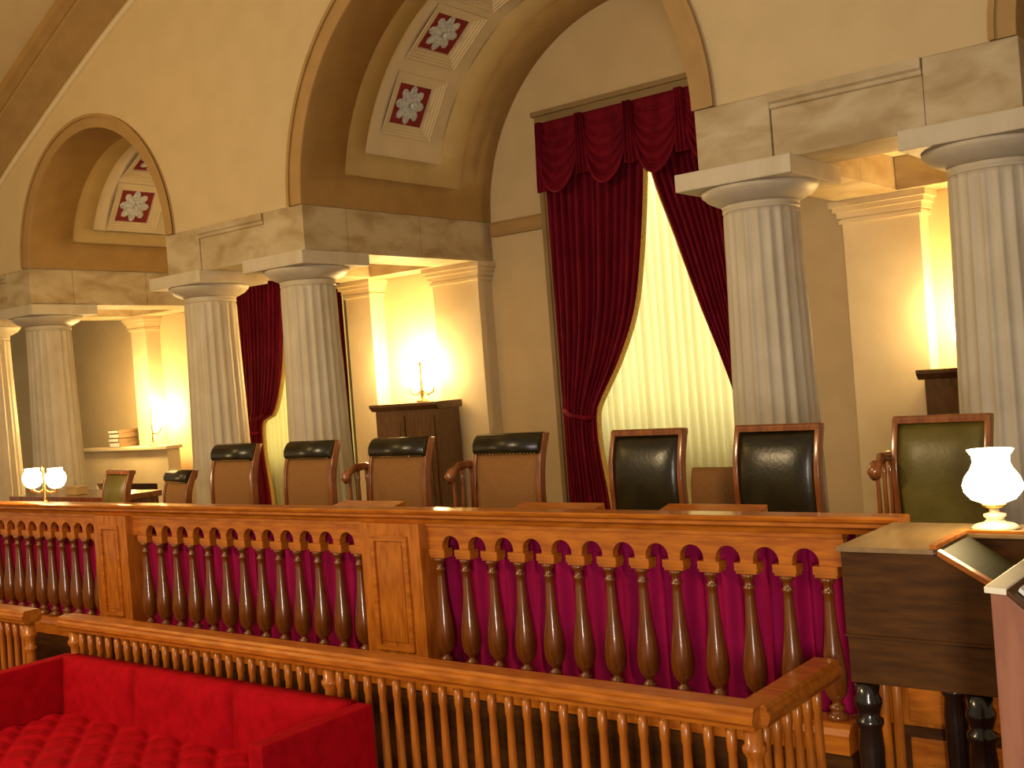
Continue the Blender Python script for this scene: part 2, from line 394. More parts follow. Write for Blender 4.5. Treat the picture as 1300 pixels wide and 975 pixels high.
# pilasters on the back wall
def pilaster(x0, x1, label, z1=3.53):
    root = empty('pilaster', ((x0+x1)/2, YB, DZ)); tag(root, label, 'pilaster'); w = (x1-x0)/2; h = z1-DZ
    B(-w+.05, w-.05, -.24, -.002, 0.001, h-.22).build('shaft', 'pil', root, bevel=.006)
    prof = []
    m = MB()
    for d, a, b in ((.0, h-.225, h-.20), (.022, h-.20, h-.165), (.006, h-.165, h-.15), (.035, h-.15, h-.10), (.06, h-.10, h-.055), (.085, h-.055, h-.002)):
        m.box(-w+.05-d, w-.05+d, -.24-d, -.002, a, b)
    m.build('capital', 'pil', root)
    return root
M['pil'] = noisemat('cream_stone_pilaster', (.66, .53, .32), (.72, .59, .37), 3, rough=.6)
pilaster(-8.58, -7.80, 'cream pilaster right of the glowing lamps on the dark cabinet')
pilaster(-10.02, -9.50, 'cream pilaster left of the dark cabinet, partly behind a column')
pilaster(-3.72, -2.95, 'cream pilaster between the two right-hand fluted columns')
pilaster(-2.25, -1.5, 'cream pilaster hidden behind the rightmost fluted column')
pilaster(-14.62, -14.15, 'narrow pilaster behind the lamp on the far left mantel')

# ------------------------------------------------------------------ window dressing
def smooth_edge(pts, z):
    for (xa, za), (xb, zb) in zip(pts, pts[1:]):
        if za >= z >= zb:
            t = (za-z)/(za-zb); return xa+(xb-xa)*t
    return pts[-1][0] if z < pts[-1][1] else pts[0][0]
def catmull(pts, n=6):
    out = []; pts = [Vector(p) for p in pts]
    for i in range(len(pts)-1):
        p0, p1, p2, p3 = pts[max(i-1, 0)], pts[i], pts[i+1], pts[min(i+2, len(pts)-1)]
        for k in range(n):
            t = k/n; q = .5*((2*p1)+(p2-p0)*t+(2*p0-5*p1+4*p2-p3)*t*t+(3*p1-p0-3*p2+p3)*t**3); out.append((q.x, q.y))
    out.append(tuple(pts[-1])); return out
def drape_mesh(left, right, y, folds, amp, ztop, zbot, rows=50, jitter=.3, seed=1, per=10):
    rnd = random.Random(seed); L_, R_ = catmull(left), catmull(right)
    ph = [rnd.uniform(-jitter, jitter) for _ in range(folds+2)]; am = [rnd.uniform(.6, 1.15) for _ in range(folds+2)]
    n = folds*per; m = MB(); vs = []
    for i in range(rows):
        z = ztop+(zbot-ztop)*i/(rows-1); xl, xr = smooth_edge(L_, z), smooth_edge(R_, z)
        for k in range(n+1):
            s = k/n; f = s*folds; q = int(f); a = am[q]*(1-(f-q))+am[q+1]*(f-q)
            wob = .25*math.sin(z*2.1+q*1.7)
            yy = y-amp*a*(.5+.5*math.sin(2*PI*f+ph[q]*(1-(f-q))+ph[q+1]*(f-q)+wob))
            vs.append((xl+(xr-xl)*s, yy, z))
    m.add(vs, [(i*(n+1)+k, i*(n+1)+k+1, (i+1)*(n+1)+k+1, (i+1)*(n+1)+k) for i in range(rows-1) for k in range(n)], True)
    return m, [vs[i*(n+1)+n] for i in range(rows)], [vs[i*(n+1)] for i in range(rows)]
def dress_window(cx, hw, ztop, apex_z, tie_z, lab, seed, ci):
    """hw: half width of the casing opening; drapes meet at the top and are tied back at the sides"""
    y = YB-.10
    xl, xr = cx-hw, cx+hw; ap = cx+.12
    # casing
    cs = MB(); fw = .12; yo = YB-.09
    for a, b in ((xl-fw, xl), (xr, xr+fw)):
        cs.box(a, b, yo, YB, DZ+.001, ztop+.001).box(a+.02, a+fw-.05, yo-.025, yo, DZ+.001, ztop+.03)
    cs.box(xl-fw, xr+fw, yo, YB, ztop, ztop+.15).box(xl-fw-.02, xr+fw+.02, yo-.04, YB, ztop+.11, ztop+.16)
    o = tag(cs.build('trim_%d' % (10+ci), 'casing'), kind='structure')
    # sheer
    m, _, _ = drape_mesh([(xl+.02, ztop), (xl+.02, DZ)], [(xr-.02, ztop), (xr-.02, DZ)], YB+.005, 24, .065, ztop-.05, DZ+.04, 24, .5, seed+5, 8)
    s = m.build('sheer_curtain', 'sheer'); tag(s, 'pale yellow sheer curtain backlit by daylight, '+lab, 'curtain')
    # side drapes
    def side(sgn, name_lab):
        e = lambda d: cx+sgn*d            # d from centre outwards
        inner = [(ap-sgn*.0, ztop-.05), (ap+sgn*.02, apex_z), (e(hw*.10), apex_z-.62), (e(hw*.30 if sgn < 0 else hw*.27), apex_z-1.35), (e(hw*.46), apex_z-1.95), (e(hw*.63), tie_z+.12), (e(hw*.655), tie_z), (e(hw*.65), tie_z-.35), (e(hw*.58), tie_z-.85), (e(hw*.52), DZ)]
        if sgn < 0: inner = [(ap-.045, ztop-.05), (ap-.045, apex_z), (cx-.05, apex_z-.93), (cx-hw*.145, apex_z-1.48), (cx-hw*.33, apex_z-1.94), (cx-hw*.545, tie_z+.16), (cx-hw*.60, tie_z), (cx-hw*.60, tie_z-.35), (cx-hw*.55, tie_z-.8), (cx-hw*.52, DZ)]
        else: inner = [(ap+.01, ztop-.05), (ap+.01, apex_z), (cx+.36*hw/1.17, apex_z-.76), (cx+.58*hw/1.17, apex_z-1.47), (cx+.80*hw/1.17, apex_z-2.1), (cx+hw*.76, tie_z+.05), (cx+hw*.74, tie_z-.2), (cx+hw*.68, tie_z-.8), (cx+hw*.6, DZ)]
        outer = [(e(hw-.01), ztop-.05), (e(hw-.01), tie_z+.8), (e(hw-.02), tie_z), (e(hw-.01), DZ)]
        L_, R_ = (outer, inner) if sgn < 0 else (inner, outer)
        m, re, le = drape_mesh(L_, R_, y, 13, .08, ztop-.05, DZ+.03, 60, .8, seed+(sgn > 0), 10)
        root = m.build('velvet_drape', 'drape'); tag(root, name_lab, 'curtain')
        md = root.modifiers.new('t', 'SOLIDIFY'); md.thickness = .008; md.offset = 1
        edge = [p for p in (re if sgn < 0 else le) if p[2] < apex_z+.2]
        MB().tube([(p[0], p[1]-.005, p[2]) for p in edge], .028, 6).build('gold_fringe', 'fringe', root)
        tx = [(e(hw*.99), y-.02, tie_z+.10), (e(hw*.88), y-.13, tie_z+.03), (e(hw*.72), y-.12, tie_z-.02), (e(hw*.6), y-.02, tie_z-.0)]
        if sgn < 0: MB().tube([tuple(q) for q in tx], .028, 8).build('tieback', 'drape', root)
    side(-1, 'long burgundy drape tied back left of '+lab)
    side(1, 'burgundy drape swept right of '+lab)
    # swagged valance
    v = empty('swag_valance', (cx, y-.05, ztop)); tag(v, 'burgundy valance of draped swags across the top of '+lab, 'valance')
    ns = 4; p = 2*hw/ns; bk = MB().box(-hw+.002, hw-.002, -.07, -.055, -.24, -.005); bk.build('backing', 'drape', v)
    for q in range(ns):
        c = -hw+p*(q+.5); m = MB(); vs = []; nu, nv = 24, 40; dep = .74
        for j in range(nv+1):
            t = j/nv
            for i in range(nu+1):
                s_ = -1+2*i/nu; sag = (1-s_*s_)
                z = -.01-t*(.20+(dep-.20)*sag**.75)
                ridge = abs(math.sin(PI*t*5.5))**.7
                yy = -.085-.075*sag**.6*ridge*(.4+.6*t)-.04*sag*t
                vs.append((c+s_*p*.5*(1.02-.10*t*(1-sag)), yy, z))
        m.add(vs, [(j*(nu+1)+i, j*(nu+1)+i+1, (j+1)*(nu+1)+i+1, (j+1)*(nu+1)+i) for j in range(nv) for i in range(nu)], True)
        o = m.build('swag', 'drape', v); md = o.modifiers.new('t', 'SOLIDIFY'); md.thickness = .008
        fr = [(vs[nv*(nu+1)+i][0], vs[nv*(nu+1)+i][1]-.004, vs[nv*(nu+1)+i][2]-.01) for i in range(nu+1)]
        MB().tube(fr, .020, 6).build('swag_edge', 'drape', o)
    for q in range(ns+1):
        c = -hw+p*q; c = max(-hw+.07, min(hw-.07, c)); w_ = .065
        m, _, _ = drape_mesh([(c-w_*.6, -.01), (c-w_*1.1, -.66)], [(c+w_*.6, -.01), (c+w_*1.1, -.66)], -.125, 3, .05, -.01, -.62 if 0 < q < ns else -.74, 12, .3, seed+q, 8)
        o = m.build('jabot', 'drape', v); md = o.modifiers.new('t', 'SOLIDIFY'); md.thickness = .006
dress_window(-5.735, 1.17, 4.87, 4.24, 1.75, 'the tall central window', 3, 0)
dress_window(-11.20, 1.04, 4.46, 3.95, 1.75, 'the window seen between two left columns', 13, 1)

# ------------------------------------------------------------------ judges' bench with balustrade
bench = empty('balustraded_bench', (-6.0, 4.6, DZ)); tag(bench, 'long orange mahogany bench front with turned balusters and arched openings', 'bench')
def bpart(mb, name, mat, bevel=0):
    o = mb.build(name, mat, bench, bevel=bevel); o.matrix_parent_inverse = Matrix.Translation((6.0, -4.6, -DZ)); return o
RT = 1.515
cap = [(4.60, RT-.085), (4.585, RT-.085), (4.575, RT-.062), (4.545, RT-.05), (4.545, RT-.035), (4.525, RT-.025), (4.52, RT-.012), (4.53, RT-.004), (4.655, RT-.004), (4.665, RT-.012), (4.665, RT-.085)]
bpart(MB().profx(cap, -13.0, -1.60), 'rail_cap', 'wood')
bpart(B(-13.0, -1.70, 4.667, 4.90, 1.425, 1.455), 'desk_top', 'wood', .004)
bpart(MB().profx([(4.60, 1.405), (4.588, 1.41), (4.588, 1.428), (4.60, 1.432), (4.66, 1.432), (4.66, 1.405)], -13.0, -1.87), 'fascia', 'wood')
bpart(MB().profx([(4.50, .50), (4.50, .58), (4.515, .605), (4.54, .62), (4.67, .62), (4.67, .50)], -13.0, -1.87), 'plinth', 'wood')
bpart(B(-13.0, -1.87, 4.52, 4.665, .002, .50), 'riser', 'darkwood')
PED = [(-4.77, -4.30), (-7.60, -7.18), (-10.45, -10.05)]
for a, b in PED:
    pm = B(a, b, 4.535, 4.665, .62, 1.43)
    po = bpart(pm, 'pedestal', 'woodv', .004)
    m = MB(); z0, z1 = .70, 1.36; x0, x1 = a+.09, b-.09
    for q in ((x0, x0+.03, z0, z1), (x1-.03, x1, z0, z1)): m.box(q[0], q[1], 4.520, 4.537, q[2], q[3])
    for q in ((x0+.03, x1-.03, z0, z0+.03), (x0+.03, x1-.03, z1-.03, z1)): m.box(q[0], q[1], 4.520, 4.537, q[2], q[3])
    fo = bpart(m, 'panel_moulding', 'wood', .004)
    po2 = bpart(B(x0+.05, x1-.05, 4.527, 4.536, z0+.05, z1-.05), 'raised_panel', 'woodv', .003)
prof = [(.046,0),(.046,.022),(.030,.028),(.026,.036),(.034,.046),(.034,.056),(.020,.064),(.020,.078),(.034,.088),(.046,.108),(.0535,.14),(.0555,.17),(.053,.21),(.046,.26),(.037,.32),(.030,.38),(.0255,.44),(.0225,.50),(.0215,.53),(.028,.536),(.028,.546),(.020,.552),(.021,.575),(.030,.583),(.034,.592),(.034,.602)]
prof = [(r, z*(.615/.602)) for r, z in prof]
bal_me = MB().lathe(prof, 18).mesh('baluster', 'turned')
xsR = [-4.215+.1885*i for i in range(13)]; xsM = [-7.05+.1825*i for i in range(13)]; xsL = [-7.66-.169*i for i in range(14)]; xsLL = [-10.54-.169*i for i in range(12)]
allb = xsR+xsM+xsL+xsLL
inv = Matrix.Translation((6.0, -4.6, -DZ))
for x in allb:
    o = link('baluster', bal_me, bench, (x, 4.60, .62)); o.matrix_parent_inverse = inv
    k_ = B(-.050, .050, -.034, .035, 0, .014).box(-.056, .056, -.038, .035, .014, .050).mesh('impost_block', 'wood') if x == allb[0] else k_
    o = link('impost_block', k_, bench, (x, 4.615, 1.236)); o.matrix_parent_inverse = inv
def arcade_board(xs, xa, xb):
    zt, zs = 1.408, 1.286; bm = bmesh.new(); pts = [(xa, zs)]
    mids = [(a+b)/2 for a, b in zip(xs, xs[1:])]
    lo, hi = xs[0], xs[-1]
    for c in mids:
        r = .063
        pts.append((c-r, zs))
        for k in range(13):
            a = PI*k/12; pts.append((c-r*math.cos(a), zs+.012+r*math.sin(a)))
        pts.append((c+r, zs))
    pts += [(xb, zs), (xb, zt), (xa, zt)]
    vs = [bm.verts.new((x, 4.595, z)) for x, z in pts]
    es = [bm.edges.new((vs[i], vs[(i+1) % len(vs)])) for i in range(len(vs))]
    bmesh.ops.triangle_fill(bm, edges=es, use_beauty=True)
    r_ = bmesh.ops.extrude_face_region(bm, geom=list(bm.faces))
    bmesh.ops.translate(bm, vec=(0, .05, 0), verts=[g for g in r_['geom'] if isinstance(g, bmesh.types.BMVert)])
    bmesh.ops.recalc_face_normals(bm, faces=bm.faces)
    me = bpy.data.meshes.new('arcade_board'); bm.to_mesh(me); bm.free(); me.materials.append(M['wood'])
    o = link('arcade_board', me, bench); o.matrix_parent_inverse = inv
arcade_board(xsR, -4.298, -1.87); arcade_board(xsM, -7.178, -4.772); arcade_board(xsL[::-1], -10.048, -7.602); arcade_board(xsLL[::-1], -13.0, -10.452)
# plum curtains hanging behind the balusters
for (a, b, lab, sd) in ((-4.42, -1.87, 'plum curtain behind the balusters of the nearest bench section', 1), (-7.32, -4.66, 'plum curtain behind the balusters of the middle bench section', 2), (-12.9, -7.5, 'shadowed plum curtain behind the leftmost balusters', 3)):
    m, _, _ = drape_mesh([(a, 1.41), (a, .60)], [(b, 1.41), (b, .60)], 4.76, int((b-a)/.11), .055, 1.41, .603, 10, .9, sd, 10)
    tag(m.build('bench_curtain', 'magenta'), lab, 'curtain')

# sloping desk leaves on the bench top
for x, lab in ((-5.0, 'sloping desk leaf in front of the third brown chair back'), (-3.55, 'sloping desk leaf before the left black leather chair'), (-2.62, 'sloping desk leaf before the middle black leather chair')):
    o = MB().profx([(-.11, 0), (-.11, .012), (.11, .055), (.11, 0)], -.27, .27).build('desk_leaf', 'wood', loc=(x, 4.785, 1.456), bevel=.004); tag(o, lab, 'desk slope')
# ------------------------------------------------------------------ chairs
def back_curve(h, lean=.10, n=14):
    # y offsets up the back: slightly S curved, local, z from seat to h
    return [(.22+lean*t+.025*math.sin(t*PI*2), .46+(h-.46)*t) for t in [i/n for i in range(n+1)]]
def slab(m, curve, x0, x1, th, puff=0, nx=8):
    vs = []; n = len(curve)
    for side in (0, 1):
        for i, (y, z) in enumerate(curve):
            for k in range(nx+1):
                s = -1+2*k/nx; t = i/(n-1); pf = puff*(1-s**4)*(1-(2*t-1)**6)
                vs.append((x0+(x1-x0)*k/nx, y-(th/2+pf) if side == 0 else y+th/2, z))
    W_ = nx+1; o2 = n*W_
    fs = [(i*W_+k, i*W_+k+1, (i+1)*W_+k+1, (i+1)*W_+k) for i in range(n-1) for k in range(nx)]
    fs += [(o2+i*W_+k+1, o2+i*W_+k, o2+(i+1)*W_+k, o2+(i+1)*W_+k+1) for i in range(n-1) for k in range(nx)]
    for i in range(n-1):
        fs += [(i*W_, (i+1)*W_, o2+(i+1)*W_, o2+i*W_), (i*W_+nx, o2+i*W_+nx, o2+(i+1)*W_+nx, (i+1)*W_+nx)]
    fs += [tuple(range(nx, -1, -1))+tuple(o2+k for k in range(nx+1)), tuple((n-1)*W_+k for k in range(nx+1))+tuple(o2+(n-1)*W_+k for k in range(nx, -1, -1))]
    m.add(vs, fs, True)
def make_chair(kind, h=1.26, w=.5, arm=False):
    root = empty('judge_chair'); hw = w/2
    cur = back_curve(h, lean=.16 if kind == 'brown' else .10)
    sw = .028
    for sx in (-1, 1):
        m = MB(); a, b = sorted((sx*hw, sx*(hw-sw))); slab(m, cur, a, b, .055, 0, 2); m.build('stile', 'chairwood', root, bevel=.004)
    up = {'leather': 'leather', 'olive': 'olive', 'brown': 'tweed'}[kind]
    m = MB(); top = cur[-1]
    m.profx([(top[0]-.032, top[1]-.02), (top[0]-.032, top[1]+.008), (top[0]-.015, top[1]+.018), (top[0]+.03, top[1]+.012), (top[0]+.03, top[1]-.02)], -hw+.002, hw-.002)
    if kind != 'brown': m.build('top_rail', 'chairwood', root, bevel=.004)
    m = MB(); cc = cur[1:-1]+[(cur[-1][0], cur[-1][1]-.022)] if kind != 'brown' else cur[1:-2]
    slab(m, [(y, z) for y, z in cc], -hw+sw, hw-sw, .03, .035 if kind != 'brown' else .022, 12)
    m.build('back_upholstery', up, root)
    if kind == 'brown':
        (ya, za), (yb, zb) = cur[-3], cur[-1]; za -= .012; zb += .016; m = MB(); n = 12; vs = []
        for q in range(2):
            x = (-hw+.012) if q == 0 else (hw-.012)
            for k in range(n):
                a = 2*PI*k/n; rz = (zb-za)/2-.004; ry = .052
                vs.append((x, (ya+yb)/2-.015+ry*math.cos(a)+(yb-ya)*.5*math.sin(a), (za+zb)/2-.006+rz*math.sin(a)))
        m.add(vs, [(k, (k+1) % n, n+(k+1) % n, n+k) for k in range(n)], True); m.add(vs, [tuple(range(n)), tuple(range(n, 2*n))])
        m.build('head_roll', 'leather', root)
        nm = MB(); yy, zz = cc[-1]
        for q in range(18):
            nm.lathe([(.006, 0), (.006, .006)], 6, (-hw+sw+.012+q*(w-2*sw-.024)/17, yy-.045, zz-.008))
        tag(nm.build('nail_heads', 'brass', root), kind='stuff')
    MB().box(-hw, hw, -.19, .22, .36, .41).build('seat_frame', 'chairwood', root, bevel=.01)
    MB().box(-hw+.02, hw-.02, -.18, .20, .41, .48).build('seat', up if kind != 'brown' else 'tweed', root, bevel=.03)
    for sx in ((-1,) if arm else ()):
        x = sx*(hw+.03)
        m = MB(); pts = [(x+.02, .35, 1.06), (x, .28, 1.075), (x, .20, 1.07), (x, .13, 1.04), (x, .10, 1.01), (x, .12, .985)]
        m.tube(pts, [.022, .026, .028, .032, .034, .026], 10); ar = m.build('armrest', 'chairwood', root)
        for yy in (.14, .22, .30):
            MB().lathe([(.014, 0), (.014, .03), (.009, .05), (.016, .24), (.010, .50), (.014, .54), (.013, .60)], 8, (x, yy, .455)).build('spindle', 'chairwood', ar)
        MB().box(x-.025, x+.025, -.18, .22, .40, .458).build('arm_rail', 'chairwood', ar, bevel=.006)
    MB().lathe([(.05, .10), (.035, .14), (.03, .30), (.06, .36)], 12).build('pedestal', 'chairwood', root)
    for q in range(4):
        a = PI/4+q*PI/2; MB().tube([(0, 0, .13), (.18*math.cos(a), .18*math.sin(a), .10), (.24*math.cos(a), .24*math.sin(a), .028)], [.03, .026, .022], 8).build('foot', 'chairwood', root)
    return root
protos = {}
def chair(kind, x, y, rz, label, w=.5, h=1.26, group=None, arm=False):
    key = (kind, w, h, arm)
    if key not in protos: o = protos[key] = make_chair(kind, h, w, arm)
    else: o = copy_tree(protos[key])
    o.location = (x, y, DZ+.001); o.rotation_euler = (0, 0, math.radians(rz)); tag(o, label, 'chair', group)
    return o
G = 'high-backed chairs behind the bench'
chair('olive', -1.725, 5.22, -3, 'olive leather armchair beside the lit globe lamp at right', .475, 1.25, G, True)
chair('leather', -2.58, 5.22, -3, 'black leather chair back directly in front of the right fluted column', .50, 1.235, G)
chair('leather', -3.385, 5.22, -3, 'black leather chair back in front of the yellow sheer curtain', .50, 1.235, G)
chair('brown', -4.37, 5.14, -2, 'brown woven chair with black head roll, just left of the long drape', .56, 1.255, G, True)
chair('brown', -5.32, 5.14, -2, 'brown woven chair with black head roll, in front of the dark cabinet', .56, 1.255, G, True)
chair('brown', -6.22, 5.14, -2, 'brown woven chair before the column right of the narrow drape', .54, 1.255, G)
chair('brown', -7.10, 5.14, -2, 'brown woven chair before the column left of the narrow drape', .54, 1.255, G)
chair('brown', -7.90, 5.14, -14, 'low brown chair with dark head roll, second from the left', .50, 1.06, G)
chair('olive', -8.70, 5.14, -10, 'leftmost low leather chair, shining beside the twin-globe lamp', .50, 1.06, G)
lo = chair('brown', -3.27, 6.00, 0, 'plain low brown chair back glimpsed between two black leather chairs', .60, 1.02, G)
for ch in list(lo.children):
    if ch.name.startswith(('head_roll', 'nail_heads', 'top_rail', 'stile')): bpy.data.objects.remove(ch)
del protos[('brown', .60, 1.02, False)]

# ------------------------------------------------------------------ front rail (bar) with spindles
sp_me = MB().lathe([(.021, 0), (.021, .05), (.017, .07), (.022, .30), (.020, .55), (.017, .72), (.021, .74), (.021, .84)], 10).mesh('spindle', 'woodv')
post_prof = [(.045, 0), (.045, .12), (.034, .14), (.040, .30), (.036, .50), (.030, .62), (.030, .64), (.040, .655), (.040, .665), (.030, .68), (.032, .72), (.046, .745), (.046, .76), (.036, .77), (.036, .84)]
railp = lambda y: [(y-.055, .835), (y-.058, .85), (y-.070, .862), (y-.072, .885), (y-.060, .897), (y-.062, .908), (y-.05, .92), (y+.05, .92), (y+.062, .908), (y+.060, .897), (y+.072, .885), (y+.070, .862), (y+.055, .835)]
def fence(x0, x1, label, ret=None, posts=()):
    root = empty('low_railing', (x0, 3.75, 0)); tag(root, label, 'railing'); I = Matrix.Translation((-x0, -3.75, 0))
    def P_(o): o.matrix_parent_inverse = I; return o
    P_(MB().profx(railp(3.765), x0, x1).build('top_rail', 'wood', root))
    P_(B(x0, x1-.05, 3.725, 3.805, .001, .06).build('bottom_rail', 'wood', root, bevel=.005))
    for x in posts: P_(MB().lathe(post_prof, 16, (x, 3.765, 0.0)).build('post', 'woodv', root))
    n = int((x1-x0)/.098); 
    for i in range(1, n):
        x = x1-.03-i*.098
        if x < x0+.05 or any(abs(x-p) < .055 for p in posts): continue
        P_(link('spindle', sp_me, root, (x, 3.765, 0.0)))
    if ret:
        xx = x1-.035
        pr = [(xx+(y-3.765)*.985, z-.0015) for y, z in railp(3.765)]
        P_(MB().profy(pr, 3.7655, ret).build('return_rail', 'wood', root))
        P_(B(xx-.04, xx+.04, 3.81, ret, .001, .06).build('bottom_rail', 'wood', root, bevel=.005))
        y = 3.765+.098
        while y < ret-.02: P_(link('spindle', sp_me, root, (xx, y, 0.0))); y += .098
    return root
fence(-6.70, -1.90, 'low orange spindle railing in front of the balusters, turning a corner at right', 4.47, (-6.62, -4.255, -1.935))
fence(-12.0, -7.13, 'short end of low spindle railing at the left picture edge', None, (-7.18,))
g = B(-7.06, -6.64, 4.02, 4.06, .002, .74).build('low_gate', 'darkwood', bevel=.006); tag(g, 'dark wooden gate leaf in the gap between the two low railings', 'gate')
B(-7.08, -6.62, 4.005, 4.075, .741, .78).build('gate_rail', 'darkwood', g, bevel=.006)

# ------------------------------------------------------------------ sofas
def sofa():
    root = empty('velvet_sofa', (-5.2, 3.3, 0)); I = Matrix.Translation((5.2, -3.3, 0))
    def P_(o): o.matrix_parent_inverse = I; return o
    x0, x1, yb, yf = -6.55, -3.86, 3.67, 2.84
    P_(B(x0, x1, yf+.02, yb-.01, .08, .24).build('base', 'velvet', root, bevel=.015))
    xs = [x0+.11, -5.70, -4.80, x1-.11]
    for a, b in zip(xs, xs[1:]):
        m = MB(); nx, nz = 12, 8; vs = []
        for side in (0, 1):
            for j in range(nz+1):
                for i in range(nx+1):
                    s, t = -1+2*i/nx, j/nz
                    pf = .025*(1-s**6)*(1-(2*t-1)**6)
                    vs.append((a+.002+(b-a-.004)*i/nx, (yb-.13-pf+.03*t) if side == 0 else yb, .30+.42*t))
        W_ = nx+1; o2 = W_*(nz+1); fs = []
        for j in range(nz):
            for i in range(nx):
                q = j*W_+i; fs += [(q, q+1, q+W_+1, q+W_), (o2+q+1, o2+q, o2+q+W_, o2+q+W_+1)]
            fs += [(j*W_, (j+1)*W_, o2+(j+1)*W_, o2+j*W_), (j*W_+nx, o2+j*W_+nx, o2+(j+1)*W_+nx, (j+1)*W_+nx)]
        for i in range(nx): fs += [(i+1, i, o2+i, o2+i+1), (nz*W_+i, nz*W_+i+1, o2+nz*W_+i+1, o2+nz*W_+i)]
        m.add(vs, fs, True); P_(m.build('back_cushion', 'velvet', root))
    # buttoned seat
    m = MB(); nx, ny = 160, 60; vs = []; X0, X1, Y0, Y1 = x0+.10, x1-.10, yf, yb-.12
    for j in range(ny+1):
        for i in range(nx+1):
            x = X0+(X1-X0)*i/nx; y = Y0+(Y1-Y0)*j/ny
            u = (x-X0)/.30; v = (y-Y0)/.24
            d1 = abs(((u+v) % 1)-.5)*2; d2 = abs(((u-v) % 1)-.5)*2
            tuft = min(1, (1-d1)*2.2)**.6*min(1, (1-d2)*2.2)**.6
            ed = min(1, (x-X0)/.04, (X1-x)/.04, (y-Y0)/.05)**.5 if min(x-X0, X1-x, y-Y0) > 0 else 0
            vs.append((x, y, .325+.05*ed+.034*tuft*ed))
    W_ = nx+1; m.add(vs, [(j*W_+i, j*W_+i+1, (j+1)*W_+i+1, (j+1)*W_+i) for j in range(ny) for i in range(nx)], True)
    m.add([(X0, Y0, .335), (X1, Y0, .335), (X1, Y0, .24), (X0, Y0, .24)], [(0, 3, 2, 1)])
    P_(m.build('tufted_seat', 'velvet', root))
    bt = MB()
    for a in range(10):
        for b in range(4):
            for sft in (0, .5):
                x, y = X0+.30*(a+.5+sft), Y0+.24*(b+sft)
                if X0+.08 < x < X1-.08 and Y0+.08 < y < Y1-.05: bt.lathe([(.012, 0), (.009, .008)], 8, (x, y, .40))
    P_(tag(bt.build('buttons', 'velvet', root), kind='stuff'))
    for a, b in ((x0, x0+.10), (x1-.10, x1)):
        P_(B(a, b, 3.0, yb-.001, .10, .715).build('arm', 'velvet', root, bevel=.02))
    for x in (x0+.08, x1-.08):
        for y in (yf+.1, yb-.08): P_(MB().lathe([(.02, 0), (.03, .04), (.03, .085)], 10, (x, y, 0)).build('foot', 'blackwood', root))
    return root
s1 = sofa(); tag(s1, 'box-shaped crimson velvet sofa with buttoned seat, in front of the railing', 'sofa')
s2 = copy_tree(s1); s2.location.x -= 3.42; tag(s2, 'second crimson sofa, only its corner showing at the left edge', 'sofa')

# ------------------------------------------------------------------ right: bench end, clerk's desk, near desk
be = empty('panelled_bench_end', (-1.2, 4.66, 0)); tag(be, 'orange panelled woodwork seen through the legs of the dark slant-top desk', 'panelling')
I = Matrix.Translation((1.2, -4.66, 0))
def bp_(mb, nme, mat, bv=0): o = mb.build(nme, mat, be, bevel=bv); o.matrix_parent_inverse = I; return o
bp_(B(-1.82, -.2, 4.70, 4.90, .001, 1.30), 'carcass', 'woodv')
for x in (-1.815, -1.765, -1.712): bp_(MB().lathe([(.022, .02), (.022, 1.28)], 10, (x, 4.665, 0)), 'reed', 'woodv')
for z in (.10, .36, .62, .88, 1.10): bp_(B(-1.67, -.95, 4.672, 4.702, z, z+.20), 'rail_panel', 'wood', .012)
bp_(B(-.93, -.82, 4.66, 4.702, .02, 1.28), 'upright', 'woodv', .01)

dk = empty('slant_top_desk', (-1.35, 4.0, 0)); tag(dk, 'dark brown slant-top writing desk on turned legs, right of the balusters', 'desk')
I2 = Matrix.Translation((1.35, -4.0, 0))
def dp(mb, nme, mat, bv=0, par=None): o = mb.build(nme, mat, par or dk, bevel=bv); o.matrix_parent_inverse = I2; return o
DX0, DX1 = -1.60, -.98; DY0, DY1 = 3.90, 4.50; TOPZ = 1.50
dp(MB().profy([(DX0, 1.18), (DX0, TOPZ-.018), (-1.255, TOPZ-.018), (DX1, 1.315), (DX1, 1.18)], DY0, DY1), 'upper_case', 'darkwood', .004)
dp(B(DX0, DX1, DY0+.012, DY1, 1.00, 1.172), 'drawer_apron', 'darkwood', .004)
dp(B(DX0-.004, DX1+.004, DY0-.004, DY1, 1.172, 1.180), 'bead', 'darkwood')
dp(B(DX0-.012, -1.255, DY0-.012, DY1, TOPZ-.018, TOPZ), 'ledge', 'ledge' if False else 'tanwood', .004) if False else None
M['tanwood'] = noisemat('worn_tan_desk_top', (.26, .16, .07), (.33, .21, .10), 5, (6, 1, 6), rough=.3, coat=.3)
M['greenleather'] = noisemat('dark_green_writing_leather', (.014, .013, .005), (.022, .021, .008), 12, rough=.55, spec=.2)
dp(B(DX0-.012, -1.262, DY0-.012, DY1, TOPZ-.018, TOPZ), 'ledge', 'tanwood', .004)
dp(B(-1.262, DX1, 4.26, DY1, TOPZ-.018, TOPZ), 'back_shelf', 'tanwood', .004)
dp(MB().profy([(-1.262, 1.36), (-1.262, TOPZ-.02), (DX1, TOPZ-.02), (DX1, 1.36)], 4.28, DY1-.002), 'shelf_block', 'darkwood')
dp(B(-1.275, -1.250, DY0-.01, 4.26, TOPZ, TOPZ+.018), 'lip', 'wood', .004)
dp(B(-1.275, DX1, 4.262, 4.282, TOPZ, TOPZ+.012), 'lip', 'wood', .003)
sl = (TOPZ-.018-1.315)/(DX1+1.255)
for nme, mat, off, ya, yb_ in (('writing_slope', 'greenleather', .006, DY0+.03, 4.25), ):
    dp(MB().profy([(-1.245, TOPZ-.022), (-1.245, TOPZ-.008), (DX1-.01, 1.325), (DX1-.01, 1.311)], ya, yb_), nme, mat)
